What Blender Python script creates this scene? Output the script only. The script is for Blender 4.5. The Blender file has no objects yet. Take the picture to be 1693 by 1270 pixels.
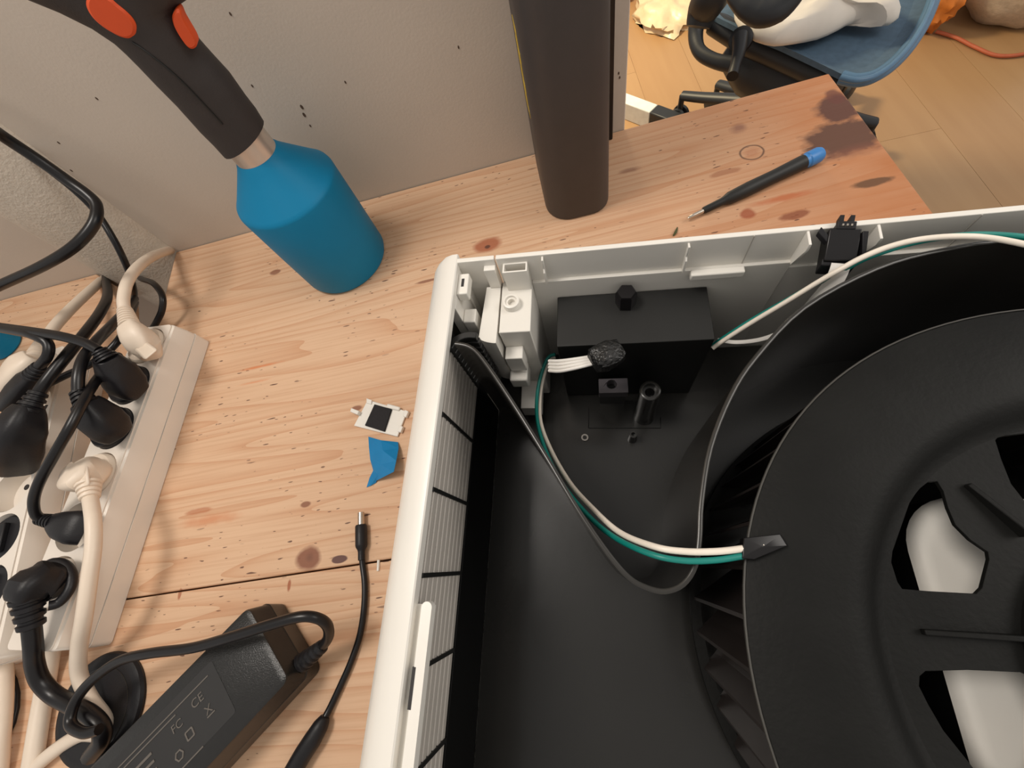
import bpy, bmesh, math, random
from mathutils import Vector, Matrix, noise
from mathutils.geometry import tessellate_polygon
random.seed(7)
SC = bpy.context.scene
COL = SC.collection
# ---------------------------------------------------------------- camera, world, lights, exposure
H = 0.32                     # camera height above the table top
F = 689.59                   # focal length in pixels of the 1693 x 1270 frame
R = Matrix(((0.9718436, -0.1954430, -0.1316134),
            (-0.1246792, -0.9005049, 0.4165885),
            (-0.1999378, -0.3884494, -0.8995176)))   # camera (x right, y down, z forward) -> world
cam_d = bpy.data.cameras.new('camera'); cam = bpy.data.objects.new('camera', cam_d); COL.objects.link(cam)
cam_d.sensor_fit = 'HORIZONTAL'; cam_d.sensor_width = 36.0; cam_d.lens = 36.0 * F / 1693.0
cam_d.clip_start = 0.01; cam_d.clip_end = 50
Rb = Matrix((R.col[0], -R.col[1], -R.col[2])).transposed()
cam.matrix_world = Matrix.Translation((0, 0, H)) @ Rb.to_4x4()
SC.camera = cam
SC.view_settings.view_transform = 'Standard'; SC.view_settings.look = 'None'
SC.view_settings.exposure = 0.0; SC.view_settings.gamma = 1.0; SC.view_settings.use_curve_mapping = False

world = bpy.data.worlds.new('world'); SC.world = world; world.use_nodes = True
bg = world.node_tree.nodes['Background']
bg.inputs[0].default_value = (1.0, 0.95, 0.89, 1); bg.inputs[1].default_value = 0.56

def area(name, loc, target, size, power, color):
    l = bpy.data.lights.new(name, 'AREA'); l.shape = 'DISK'; l.size = size; l.energy = power; l.color = color
    o = bpy.data.objects.new(name, l); COL.objects.link(o); o.location = loc
    o.rotation_euler = (Vector(target) - Vector(loc)).to_track_quat('-Z', 'Y').to_euler()
    return o
area('ceiling_lamp', (-0.45, 0.24, 1.15), (0, 0.10, 0), 0.34, 7.0, (1.0, 0.93, 0.85))
area('second_lamp', (1.35, 0.10, 1.25), (-0.1, 0.1, 0), 0.90, 10.5, (1.0, 0.94, 0.87))
area('room_lamp', (0.1, 1.7, 0.35), (0.62, 1.75, -0.75), 0.25, 19.0, (1.0, 0.82, 0.52))
area('cool_fill', (2.6, 2.2, 0.6), (0.7, 1.0, -0.4), 0.6, 1.5, (0.75, 0.88, 1.0))  # unseen bluish light added for the seat rim highlights and right floor

# ---------------------------------------------------------------- pixel -> place helpers
def ray(px, py):
    return R @ Vector((px - 846.5, py - 635.0, F))
def W(px, py, z=0.0):
    d = ray(px, py); return d * ((z - H) / d.z) + Vector((0, 0, H))
def Wy(px, py, y):
    d = ray(px, py); return d * (y / d.y) + Vector((0, 0, H))
YAW = math.radians(-10.4498)
UX = Vector((math.cos(YAW), math.sin(YAW), 0)); UY = Vector((-math.sin(YAW), math.cos(YAW), 0))
def U(u, v, z): return UX * u + UY * v + Vector((0, 0, z))
def toUV(p): return (p.dot(UX), p.dot(UY))
def UV(px, py, z): return toUV(W(px, py, z))

# ---------------------------------------------------------------- materials
def new_mat(name):
    m = bpy.data.materials.new(name); m.use_nodes = True
    return m, m.node_tree, m.node_tree.nodes['Principled BSDF']
def srgb(r, g, b):
    f = lambda c: (c / 255 / 12.92) if c / 255 <= 0.04045 else ((c / 255 + 0.055) / 1.055) ** 2.4
    return (f(r), f(g), f(b), 1)
def mk(name, col, rough=0.5, metal=0.0, var=0.06, nscale=60.0, bump=0.0, bscale=300.0, spec=0.5, coat=0.0):
    m, nt, p = new_mat(name)
    tc = nt.nodes.new('ShaderNodeTexCoord'); n = nt.nodes.new('ShaderNodeTexNoise')
    n.inputs['Scale'].default_value = nscale; n.inputs['Detail'].default_value = 4
    nt.links.new(tc.outputs['Object'], n.inputs['Vector'])
    r = nt.nodes.new('ShaderNodeValToRGB')
    r.color_ramp.elements[0].position = 0.3; r.color_ramp.elements[1].position = 0.7
    r.color_ramp.elements[0].color = (*[c * (1 - var) for c in col[:3]], 1)
    r.color_ramp.elements[1].color = (*[min(1, c * (1 + var)) for c in col[:3]], 1)
    nt.links.new(n.outputs['Fac'], r.inputs['Fac']); nt.links.new(r.outputs['Color'], p.inputs['Base Color'])
    p.inputs['Roughness'].default_value = rough; p.inputs['Metallic'].default_value = metal
    p.inputs['Specular IOR Level'].default_value = spec; p.inputs['Coat Weight'].default_value = coat
    if bump:
        n2 = nt.nodes.new('ShaderNodeTexNoise'); n2.inputs['Scale'].default_value = bscale
        nt.links.new(tc.outputs['Object'], n2.inputs['Vector'])
        b = nt.nodes.new('ShaderNodeBump'); b.inputs['Strength'].default_value = bump; b.inputs['Distance'].default_value = 0.001
        nt.links.new(n2.outputs['Fac'], b.inputs['Height']); nt.links.new(b.outputs['Normal'], p.inputs['Normal'])
    return m
M = dict(
    wall=mk('painted_panel', srgb(200, 190, 178), 0.7, var=0.03, nscale=9, bump=0.1, bscale=500),
    pipe=mk('pipe_plaster', srgb(204, 194, 180), 0.85, var=0.06, nscale=120, bump=0.6, bscale=420),
    white=mk('white_plastic', srgb(228, 224, 216), 0.32, var=0.015, nscale=25),
    white2=mk('strip_plastic', srgb(226, 216, 204), 0.42, var=0.02, nscale=40),
    cream=mk('cream_cable', srgb(222, 206, 188), 0.45, var=0.03, nscale=60),
    slat=mk('slat_plastic', srgb(184, 178, 170), 0.5, var=0.03),
    black=mk('black_plastic', srgb(26, 26, 25), 0.5, var=0.15, nscale=30, spec=0.4),
    tray=mk('black_tray_plastic', srgb(33, 32, 30), 0.24, var=0.12, nscale=14, bump=0.04, bscale=60),
    duct=mk('deep_black_plastic', srgb(10, 10, 10), 0.5, spec=0.2),
    motor=mk('motor_white_plastic', srgb(232, 228, 220), 0.6, var=0.015),
    scroll=mk('scroll_plastic', srgb(42, 40, 37), 0.26, var=0.15, nscale=40),
    disc=mk('black_fan_plastic', srgb(22, 22, 21), 0.55, var=0.3, nscale=22, bump=0.15, bscale=500, spec=0.14),
    blade=mk('fan_blade_plastic', srgb(44, 38, 36), 0.45, var=0.1),
    cable=mk('black_cable', srgb(17, 15, 17), 0.32, var=0.1, spec=0.4),
    plug=mk('black_plug_rubber', srgb(23, 22, 25), 0.45, var=0.12, bump=0.1, bscale=700, spec=0.35),
    void=mk('dark_socket', srgb(34, 30, 30), 0.6),
    brick=mk('brick_plastic', srgb(26, 25, 24), 0.27, var=0.1, nscale=300, bump=0.25, bscale=1500),
    print=mk('grey_print', srgb(92, 86, 80), 0.6),
    blue=mk('blue_rubber', srgb(0, 116, 158), 0.5, var=0.05, nscale=20, bump=0.08, bscale=500, spec=0.25),
    grip=mk('black_grip', srgb(46, 42, 42), 0.6, var=0.12, bump=0.15, bscale=900),
    orange=mk('orange_rubber', srgb(214, 78, 28), 0.5, var=0.04),
    alu=mk('brushed_collar', srgb(214, 206, 198), 0.32, metal=0.75, var=0.04),
    steel=mk('steel', srgb(200, 190, 178), 0.25, metal=1.0),
    case=mk('case_plastic', srgb(58, 53, 52), 0.5, var=0.06, bump=0.06, bscale=800),
    yellow=mk('yellow_print', srgb(190, 160, 50), 0.5),
    tape=mk('blue_tape', srgb(12, 122, 178), 0.4, var=0.05, nscale=90),
    foam=mk('black_foam', srgb(32, 30, 32), 0.9, var=0.2, nscale=900),
    wire_w=mk('white_wire', srgb(232, 222, 208), 0.4),
    wire_g=mk('green_wire', srgb(10, 122, 112), 0.4),
    ribbon=mk('ribbon_wire', srgb(226, 222, 216), 0.45),
    glue=mk('black_glue', srgb(26, 26, 26), 0.3, var=0.4, nscale=400, bump=1.0, bscale=500),
    screwblue=mk('blue_cap', srgb(48, 122, 190), 0.4),
    mesh=mk('blue_mesh_fabric', srgb(70, 92, 112), 0.75, var=0.12, nscale=90, bump=0.3, bscale=900),
    meshrim=mk('blue_seat_rim', srgb(80, 114, 144), 0.4),
    chairblk=mk('chair_black', srgb(34, 36, 40), 0.45),
    cloth=mk('white_cloth', srgb(214, 206, 196), 0.9, var=0.05, nscale=20),
    knit=mk('cream_knit', srgb(196, 182, 164), 0.95, var=0.12, nscale=60, bump=0.8, bscale=140),
    orangebag=mk('orange_bag', srgb(190, 110, 40), 0.6, var=0.3, nscale=14),
    bag=mk('plastic_bag', srgb(226, 204, 168), 0.35, var=0.15, nscale=18, bump=0.6, bscale=60),
    greybar=mk('white_bar', srgb(226, 230, 226), 0.4),
    strap=mk('orange_strap', srgb(184, 96, 64), 0.6),
)

def math_node(nt, op, a, b=None, c=None, clamp=False):
    n = nt.nodes.new('ShaderNodeMath'); n.operation = op; n.use_clamp = clamp
    for i, x in enumerate((a, b, c)):
        if x is None: continue
        if isinstance(x, (int, float)): n.inputs[i].default_value = x
        else: nt.links.new(x, n.inputs[i])
    return n.outputs[0]
def mix_col(nt, fac, a, b):
    n = nt.nodes.new('ShaderNodeMix'); n.data_type = 'RGBA'
    for s, x in ((n.inputs[0], fac), (n.inputs[6], a), (n.inputs[7], b)):
        if isinstance(x, (int, float)): s.default_value = x
        elif isinstance(x, tuple): s.default_value = x
        else: nt.links.new(x, s)
    return n.outputs[2]
TABLE_LOC = Vector((-0.3, 0.1, -0.75))
def wood():
    m, nt, p = new_mat('pine_boards')
    tc = nt.nodes.new('ShaderNodeTexCoord')
    mp = nt.nodes.new('ShaderNodeMapping'); mp.inputs['Location'].default_value = TABLE_LOC
    nt.links.new(tc.outputs['Object'], mp.inputs['Vector']); pos = mp.outputs['Vector']
    def stretch(sx, sy, sz=1.0):
        v = nt.nodes.new('ShaderNodeVectorMath'); v.operation = 'MULTIPLY'; v.inputs[1].default_value = (sx, sy, sz)
        nt.links.new(pos, v.inputs[0]); return v.outputs[0]
    def nz(vec, sc, det=3.0, rough=0.5):
        n = nt.nodes.new('ShaderNodeTexNoise'); n.inputs['Scale'].default_value = sc; n.inputs['Detail'].default_value = det
        n.inputs['Roughness'].default_value = rough; nt.links.new(vec, n.inputs['Vector']); return n.outputs['Fac']
    # growth rings: contour lines of a stretched noise field
    field = nz(stretch(0.8, 13.0), 1.0, 2.0, 0.4)
    rings = math_node(nt, 'FRACT', math_node(nt, 'MULTIPLY', field, 22.0))
    late = math_node(nt, 'POWER', rings, 3.5)
    fine = nz(stretch(9, 420), 1.0, 3.0)
    base = mix_col(nt, nz(stretch(2.2, 9), 1.0), srgb(208, 170, 138), srgb(217, 182, 150))
    c = mix_col(nt, math_node(nt, 'MULTIPLY', late, 0.52), base, srgb(186, 128, 88))
    c = mix_col(nt, math_node(nt, 'MULTIPLY', math_node(nt, 'SUBTRACT', fine, 0.45, clamp=True), 1.0), c, srgb(170, 116, 80))
    # orange, worn end of the board (towards +x)
    sx = nt.nodes.new('ShaderNodeSeparateXYZ'); nt.links.new(pos, sx.inputs[0])
    worn = math_node(nt, 'MULTIPLY', math_node(nt, 'SUBTRACT', sx.outputs[0], 0.02, clamp=True), 3.4, clamp=True)
    worn = math_node(nt, 'MULTIPLY', worn, math_node(nt, 'ADD', nz(stretch(8, 22), 1.0, 5.0), 0.25, clamp=True))
    c = mix_col(nt, worn, c, srgb(170, 102, 54))
    # small dark dashes along the grain
    for sxx, syy, th in ((120, 420, 0.735), (70, 330, 0.75)):
        d = math_node(nt, 'MULTIPLY', math_node(nt, 'SUBTRACT', nz(stretch(sxx, syy), 1.0, 0.5), th), 40.0, clamp=True)
        area_ = math_node(nt, 'MULTIPLY', math_node(nt, 'SUBTRACT', nz(stretch(7, 9), 1.0, 1.0), 0.46, clamp=True), 14.0, clamp=True)
        c = mix_col(nt, math_node(nt, 'MULTIPLY', math_node(nt, 'MULTIPLY', d, area_), 0.85), c, srgb(84, 50, 40))
    wob = nz(stretch(60, 90), 1.0, 4.0)
    def blob(px, py, rx, ry, col, strength=0.9, edge=3.0, ring=False, wobble=0.5):
        q = W(px, py, 0)
        v = nt.nodes.new('ShaderNodeVectorMath'); v.operation = 'SUBTRACT'; nt.links.new(pos, v.inputs[0]); v.inputs[1].default_value = (q.x, q.y, 0)
        s = nt.nodes.new('ShaderNodeVectorMath'); s.operation = 'MULTIPLY'; nt.links.new(v.outputs[0], s.inputs[0]); s.inputs[1].default_value = (1 / rx, 1 / ry, 0)
        l = nt.nodes.new('ShaderNodeVectorMath'); l.operation = 'LENGTH'; nt.links.new(s.outputs[0], l.inputs[0])
        r = math_node(nt, 'ADD', l.outputs['Value'], math_node(nt, 'MULTIPLY', math_node(nt, 'SUBTRACT', wob, 0.5), wobble * 2))
        if ring:
            f = math_node(nt, 'SUBTRACT', 1.0, math_node(nt, 'MULTIPLY', math_node(nt, 'ABSOLUTE', math_node(nt, 'SUBTRACT', r, 1.0)), 7.0), clamp=True)
        else:
            f = math_node(nt, 'MULTIPLY', math_node(nt, 'SUBTRACT', 1.0, r), edge, clamp=True)
        nonlocal c
        c = mix_col(nt, math_node(nt, 'MULTIPLY', f, strength), c, col)
    brown, dark, red = srgb(128, 78, 58), srgb(70, 46, 40), srgb(160, 92, 62)
    blob(806, 405, .017, .010, red, .9, 2.6, wobble=.25); blob(806, 408, .004, .003, dark, .8)
    blob(510, 924, .012, .0105, brown, .9, 3.2, wobble=.25); blob(512, 922, .005, .005, dark, .35, 1.0)
    blob(561, 925, .0075, .0032, srgb(92, 62, 60), .95, 6.0, wobble=.2)
    blob(478, 968, .002, .0055, red, .9); blob(297, 983, .002, .005, red, .8)
    blob(455, 450, .008, .004, brown, .8); blob(712, 463, .018, .002, brown, .8); blob(590, 675, .006, .003, brown, .8)
    blob(505, 834, .006, .003, brown, .85); blob(1243, 252, .0105, .0095, dark, .9, ring=True, wobble=.12); blob(1243, 252, .009, .008, srgb(172, 112, 82), .5, 1.5)
    blob(1222, 212, .010, .008, srgb(128, 84, 72), .7, 1.5); blob(1392, 228, .036, .024, srgb(92, 62, 50), .96, 3.6, wobble=.42)
    blob(1385, 180, .021, .022, srgb(88, 56, 48), .95, 3.6, wobble=.45); blob(1380, 160, .009, .012, srgb(100, 58, 50), .8)
    blob(1442, 302, .018, .005, srgb(96, 66, 44), .9); blob(1237, 353, .008, .007, srgb(150, 72, 44), .8); blob(1292, 328, .032, .005, srgb(176, 86, 40), .7, 1.5)
    blob(1316, 356, .014, .005, srgb(128, 66, 40), .8); blob(1200, 285, .016, .004, srgb(150, 92, 62), .6); blob(1410, 250, .026, .010, srgb(120, 74, 58), .6, 1.5)
    blob(345, 860, .040, .006, srgb(196, 118, 72), .6, 1.2); blob(330, 845, .016, .003, srgb(170, 96, 58), .6); blob(430, 606, .030, .002, srgb(206, 120, 70), .75, 1.2)
    blob(420, 632, .022, .0016, srgb(206, 120, 70), .6, 1.2); blob(1040, 282, .013, .004, srgb(128, 84, 66), .6, 1.5)
    nt.links.new(c, p.inputs['Base Color'])
    p.inputs['Roughness'].default_value = 0.62; p.inputs['Specular IOR Level'].default_value = 0.35
    b = nt.nodes.new('ShaderNodeBump'); b.inputs['Strength'].default_value = 0.12; b.inputs['Distance'].default_value = 0.001
    nt.links.new(fine, b.inputs['Height']); nt.links.new(b.outputs['Normal'], p.inputs['Normal'])
    return m
M['wood'] = wood()
def laminate():
    m, nt, p = new_mat('laminate_plank')
    tc = nt.nodes.new('ShaderNodeTexCoord'); v = nt.nodes.new('ShaderNodeVectorMath'); v.operation = 'MULTIPLY'
    v.inputs[1].default_value = (26, 2.2, 1); nt.links.new(tc.outputs['Object'], v.inputs[0])
    n = nt.nodes.new('ShaderNodeTexNoise'); n.inputs['Scale'].default_value = 1.0; n.inputs['Detail'].default_value = 5; nt.links.new(v.outputs[0], n.inputs['Vector'])
    oi = nt.nodes.new('ShaderNodeObjectInfo')
    c = mix_col(nt, n.outputs['Fac'], srgb(184, 148, 106), srgb(166, 128, 88))
    c = mix_col(nt, math_node(nt, 'MULTIPLY', oi.outputs['Random'], 0.25), c, srgb(170, 124, 80))
    nt.links.new(c, p.inputs['Base Color']); p.inputs['Roughness'].default_value = 0.45
    return m
M['laminate'] = laminate()
M['subfloor'] = mk('joint_filler', srgb(140, 106, 70), 0.8)
M['skirt'] = mk('socket_label', srgb(200, 196, 190), 0.6)

# ---------------------------------------------------------------- mesh builder
ROOT = {}
def empty(name, loc, label=None, cat=None, group=None, kind=None):
    o = bpy.data.objects.new(name, None); COL.objects.link(o); o.location = loc; o.empty_display_size = 0.02
    tag(o, label, cat, group, kind); ROOT[o.name] = Vector(loc); return o
def tag(o, label=None, cat=None, group=None, kind=None):
    for k, v in (('label', label), ('category', cat), ('group', group), ('kind', kind)):
        if v: o[k] = v
    return o
class MB:
    def __init__(s): s.v = []; s.f = []; s.ang = 0
    def add(s, vs, fs):
        b = len(s.v); s.v += [Vector(p) for p in vs]; s.f += [tuple(b + i for i in f) for f in fs]; return s
    def box(s, lo, hi, fn=None):
        (x0, y0, z0), (x1, y1, z1) = lo, hi
        vs = [(x0, y0, z0), (x1, y0, z0), (x1, y1, z0), (x0, y1, z0), (x0, y0, z1), (x1, y0, z1), (x1, y1, z1), (x0, y1, z1)]
        if fn: vs = [fn(*p) for p in vs]
        return s.add(vs, [(3, 2, 1, 0), (4, 5, 6, 7), (0, 1, 5, 4), (1, 2, 6, 5), (2, 3, 7, 6), (3, 0, 4, 7)])
    def hexa(s, bot, top):       # eight corner points
        return s.add(list(bot) + list(top), [(3, 2, 1, 0), (4, 5, 6, 7), (0, 1, 5, 4), (1, 2, 6, 5), (2, 3, 7, 6), (3, 0, 4, 7)])
    def prism(s, loops, z0, z1, fn=None):    # flat outline with holes, extruded
        fn = fn or (lambda x, y, z: Vector((x, y, z)))
        pts = [p for l in loops for p in l]; n = len(pts)
        tris = tessellate_polygon([[Vector((p[0], p[1], 0)) for p in l] for l in loops])
        fs = []
        for t in tris:
            a, b, c = (Vector(pts[i]) for i in t)
            if (b.x - a.x) * (c.y - a.y) - (b.y - a.y) * (c.x - a.x) < 0: t = (t[0], t[2], t[1])
            fs += [tuple(i + n for i in t), tuple(reversed(t))]
        k = 0
        for li, l in enumerate(loops):
            ar = sum(l[i][0] * l[(i + 1) % len(l)][1] - l[(i + 1) % len(l)][0] * l[i][1] for i in range(len(l)))
            ccw = (ar > 0) == (li == 0)
            for i in range(len(l)):
                a, b = k + i, k + (i + 1) % len(l)
                fs.append((a, b, b + n, a + n) if ccw else (b, a, a + n, b + n))
            k += len(l)
        return s.add([fn(p[0], p[1], z0) for p in pts] + [fn(p[0], p[1], z1) for p in pts], fs)
    def lathe(s, prof, c, n=32, axis=(0, 0, 1), cap=True):    # prof: (r, h)
        ax = Vector(axis).normalized(); a = ax.orthogonal().normalized(); b = ax.cross(a); c = Vector(c); vs = []; fs = []
        for r, h in prof:
            for i in range(n):
                t = 2 * math.pi * i / n; vs.append(c + ax * h + (a * math.cos(t) + b * math.sin(t)) * r)
        for j in range(len(prof) - 1):
            for i in range(n):
                k = (i + 1) % n; fs.append((j * n + i, j * n + k, (j + 1) * n + k, (j + 1) * n + i))
        if cap: fs += [tuple(reversed(range(n))), tuple(range((len(prof) - 1) * n, len(prof) * n))]
        return s.add(vs, fs)
    def tube(s, pts, r, n=12, sub=5, flat=1.0, up=None, sq=1.0):
        s.ang = 60; pts = [Vector(p) for p in pts]; rs = list(r) if isinstance(r, (list, tuple)) else [r] * len(pts)
        P = []; Q = []
        for i in range(len(pts) - 1):
            p0, p1, p2, p3 = pts[max(i - 1, 0)], pts[i], pts[i + 1], pts[min(i + 2, len(pts) - 1)]
            for k in range(sub):
                t = k / sub
                P.append(0.5 * ((2 * p1) + (p2 - p0) * t + (2 * p0 - 5 * p1 + 4 * p2 - p3) * t * t + (3 * p1 - p0 - 3 * p2 + p3) * t ** 3))
                Q.append(rs[i] + (rs[i + 1] - rs[i]) * t)
        P.append(pts[-1]); Q.append(rs[-1])
        vs = []; fs = []; a = None
        for i, p in enumerate(P):
            t = (P[min(i + 1, len(P) - 1)] - P[max(i - 1, 0)]).normalized()
            if up is not None: a = Vector(up).cross(t).normalized()
            elif a is None: a = t.orthogonal().normalized()
            else: a = (a - t * a.dot(t)).normalized()
            b = t.cross(a)
            for k in range(n):
                w = 2 * math.pi * (k + .5) / n; g_ = lambda x_: math.copysign(abs(x_) ** sq, x_); vs.append(p + (a * g_(math.cos(w)) + b * g_(math.sin(w)) * flat) * Q[i])
        m = len(P)
        for i in range(m - 1):
            for k in range(n):
                l = (k + 1) % n; fs.append((i * n + k, i * n + l, (i + 1) * n + l, (i + 1) * n + k))
        fs += [tuple(reversed(range(n))), tuple(range((m - 1) * n, m * n))]
        return s.add(vs, fs)
    def loft(s, rings, close=True, caps=True):
        n = len(rings[0]); vs = [p for r in rings for p in r]; fs = []
        for i in range(len(rings) - 1):
            for k in range(n if close else n - 1):
                l = (k + 1) % n; fs.append((i * n + k, i * n + l, (i + 1) * n + l, (i + 1) * n + k))
        if caps: fs += [tuple(reversed(range(n))), tuple(range((len(rings) - 1) * n, len(rings) * n))]
        return s.add(vs, fs)
    def build(s, name, m, parent=None, bevel=0.0, seg=2, angle=35, label=None, cat=None, group=None, kind=None, smooth=True, subsurf=0):
        me = bpy.data.meshes.new(name)
        if parent is not None: off = ROOT[parent.name]
        else:
            xs = [p.x for p in s.v]; ys = [p.y for p in s.v]; zs = [p.z for p in s.v]
            off = Vector(((min(xs) + max(xs)) / 2, (min(ys) + max(ys)) / 2, min(zs)))
        me.from_pydata([p - off for p in s.v], [], s.f); me.validate()
        bm = bmesh.new(); bm.from_mesh(me); bmesh.ops.recalc_face_normals(bm, faces=bm.faces); bm.to_mesh(me); bm.free()
        me.materials.append(m)
        o = bpy.data.objects.new(name, me); COL.objects.link(o)
        if smooth:
            me.polygons.foreach_set('use_smooth', [True] * len(me.polygons)); me.set_sharp_from_angle(angle=math.radians(max(angle, s.ang)))
        if parent is not None: o.parent = parent
        else: o.location = off
        ROOT[o.name] = off
        if bevel:
            b = o.modifiers.new('bevel', 'BEVEL'); b.width = bevel; b.segments = seg; b.limit_method = 'ANGLE'; b.angle_limit = math.radians(40)
        if subsurf:
            b = o.modifiers.new('sub', 'SUBSURF'); b.levels = subsurf; b.render_levels = subsurf
        return tag(o, label, cat, group, kind)
def circle(cx, cy, r, n=32, a0=0.0): return [(cx + r * math.cos(a0 + 2 * math.pi * i / n), cy + r * math.sin(a0 + 2 * math.pi * i / n)) for i in range(n)]
def rrect(x0, y0, x1, y1, r, n=5):
    out = []
    for cx, cy, a in ((x1 - r, y1 - r, 0), (x0 + r, y1 - r, 90), (x0 + r, y0 + r, 180), (x1 - r, y0 + r, 270)):
        for i in range(n + 1):
            t = math.radians(a + 90 * i / n); out.append((cx + r * math.cos(t), cy + r * math.sin(t)))
    return out
def px(*pts): return [W(*p) for p in pts]

# ---------------------------------------------------------------- setting
YW = 0.4176
wall = MB().box((-0.4435, YW, -0.75), (0.112, YW + 0.018, 1.1)).build('wall_back', M['wall'], kind='structure', bevel=0.001,
        label='beige painted panel standing along the back edge of the pine table')
MB().box((-1.6, YW, -0.75), (-0.53, YW + 0.018, 1.1)).build('wall_left', M['wall'], kind='structure', label='beige wall left of the plastered pipe')
mk_sp = [(160, 163), (417, 142), (499, 177), (503, 190), (571, 136), (381, 23), (97, 236), (118, 282), (1023, 121), (1024.5, 128), (513, 208), (758, 78)]
spots = MB()
for i, (a, b) in enumerate(mk_sp):
    c = Wy(a, b, YW); r = 0.0009 if i not in (2, 3) else 0.0015
    spots.add([c + Vector((r * math.cos(t) * (0.8), -0.0003, r * 1.5 * math.sin(t))) for t in [k * math.pi / 4 for k in range(8)]] +
              [c + Vector((r * math.cos(t) * (0.8), 0.0002, r * 1.5 * math.sin(t))) for t in [k * math.pi / 4 for k in range(8)]],
              [tuple(range(8))] + [(k, (k + 1) % 8, (k + 1) % 8 + 8, k + 8) for k in range(8)])
M['spot'] = mk('brown_spatter', srgb(84, 66, 54), 0.7)
spots.build('paint_spatter', M['spot'], wall, label='brown spatter marks')
MB().lathe([(.0600, -0.75), (.0600, 1.1)], Vector((-.4958, .4460, 0)), 64).build('trim_1', M['pipe'], kind='structure', label='round plastered pipe rising through the notch at the back of the table')
fl = MB().box((-1.7, -1.2, -0.80), (3.4, 4.2, -0.760)).build('floor', M['subfloor'], kind='structure', label='laminate floor far below the table')
ang = math.atan2(1.766 - 1.5063, 0.488 - 0.4778) - math.pi / 2
ca, sa = math.cos(ang), math.sin(ang)
def fl_p(x, y, z): return Vector((0.478 + x * ca - y * sa, 1.5063 + x * sa + y * ca, z))
pw, pl = 0.19, 1.25
for i in range(-4, 12):
    off = (i * 0.47) % pl
    for j in range(-2, 3):
        y0 = j * pl + off - 0.6 + 0.0
        x0 = i * pw
        c = fl_p(x0 + pw / 2, y0 + pl / 2, 0)
        if not (0.1 < c.x < 2.9 and -0.4 < c.y < 3.6): continue
        MB().box((x0 + .0004, y0 + .0004, -0.760), (x0 + pw - .0004, y0 + pl - .0004, -0.750), fl_p).build('plank', M['laminate'], fl, smooth=False)

# ---------------------------------------------------------------- table
table = empty('workbench', TABLE_LOC, 'pale pine workbench with dark knots and stains, two wide boards and a notched corner', 'table')
XR = 0.316; XL = -1.05; YB = YW - 0.0008; YG = 0.0235
nx0, nx1, ny0 = -0.562, -0.4435, 0.300
def board(loop, name):
    return MB().prism([loop], -0.028, 0.0).build(name, M['wood'], table, bevel=0.0012)
board([(XL, YG + .0006), (XR, YG + .0006), (XR, YB), (nx1, YB), (nx1 + .002, ny0), (-.492, ny0), (-.522, .386), (nx0, YB), (XL, YB)], 'board')
board([(XL, -0.42), (XR, -0.42), (XR, YG - .0006), (XL, YG - .0006)], 'board')
for x in (XL + .08, XR - .08):
    for y in (-0.36, 0.33):
        MB().box((x - .03, y - .03, -0.75), (x + .03, y + .03, -0.028)).build('leg', M['wood'], table, bevel=.002)

# ---------------------------------------------------------------- blue cylindrical tool
bc = Vector((-0.2085, 0.3335, 0))
tool = empty('hand_tool', bc, 'teal blue cylinder-headed tool with black orange-padded handle, standing beside the panel', 'tool')
MB().lathe([(.040, 0.0), (.0445, .0012), (.0462, .005), (.0470, .050), (.0474, .096), (.0466, .0985), (.0445, .1005), (.0290, .1175), (.0215, .1260), (.0188, .1300), (.0178, .1310)],
           bc, 64).build('head', M['blue'], tool, label='teal blue cylindrical head with conical shoulder')
MB().lathe([(.0176, .1295), (.0176, .1480), (.0168, .1490)], bc, 48).build('collar', M['alu'], tool, label='silver collar')
rings = []
secs = [((370, 251), (436, 206)), ((352, 231), (425, 188)), ((330, 209), (408, 166)), ((291, 165), (382, 129)), ((256, 129), (353, 98)), ((228, 99), (333, 76)),
        ((208, 79), (318, 52)), ((188, 61), (304, 29)), ((150, 36), (294, 9)), ((92, 8), (306, -1)), ((30, -16), (326, -14)), ((-30, -36), (345, -30))]
for k, (a, b) in enumerate(secs):
    A = Wy(*a, bc.y); B = Wy(*b, bc.y); c = (A + B) / 2; e = (B - A) / 2
    d = min(e.length, .0185); ring = []
    for i in range(24):
        t = 2 * math.pi * i / 24; ring.append(c + e * math.cos(t) + Vector((0, d * math.sin(t), 0)))
    rings.append(ring)
MB().loft(rings).build('handle', M['grip'], tool, label='black rubber handle flaring at the top', angle=60); hand_ = [o for o in bpy.data.objects if o.name.startswith('handle') and o.parent == tool][0]
def pad(pts, y0):
    n_ = len(pts); sm = []
    for i in range(n_):
        p0, p1, p2, p3 = (Vector(pts[(i + k) % n_]) for k in (-1, 0, 1, 2))
        for k in range(4):
            t = k / 4; sm.append(0.5 * ((2 * p1) + (p2 - p0) * t + (2 * p0 - 5 * p1 + 4 * p2 - p3) * t * t + (3 * p1 - p0 - 3 * p2 + p3) * t ** 3))
    q = [Wy(a / 2.4186, b / 2.4186, y0) for a, b in sm]; c = sum(q, Vector()) / len(q); y = Vector((0, 1, 0))
    inner = [c + (p - c) * 0.86 - y * .0014 for p in q]
    return MB().loft([[p + y * .006 for p in q], [p - y * .0002 for p in q], inner])
pad([(345, -6), (348, 30), (372, 70), (410, 105), (450, 130), (485, 147), (515, 152), (540, 140), (546, 105), (532, 75), (505, 45), (470, 16), (440, -10), (400, -28), (360, -26)], bc.y - .0180).build('grip_pad', M['orange'], hand_, angle=30, label='orange grip pad')
pad([(708, 34), (690, 58), (692, 90), (706, 122), (728, 158), (752, 188), (772, 194), (788, 180), (780, 152), (757, 112), (735, 74), (722, 44)], bc.y - .0125).build('grip_pad', M['orange'], hand_, angle=30, label='orange grip pad')
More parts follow.
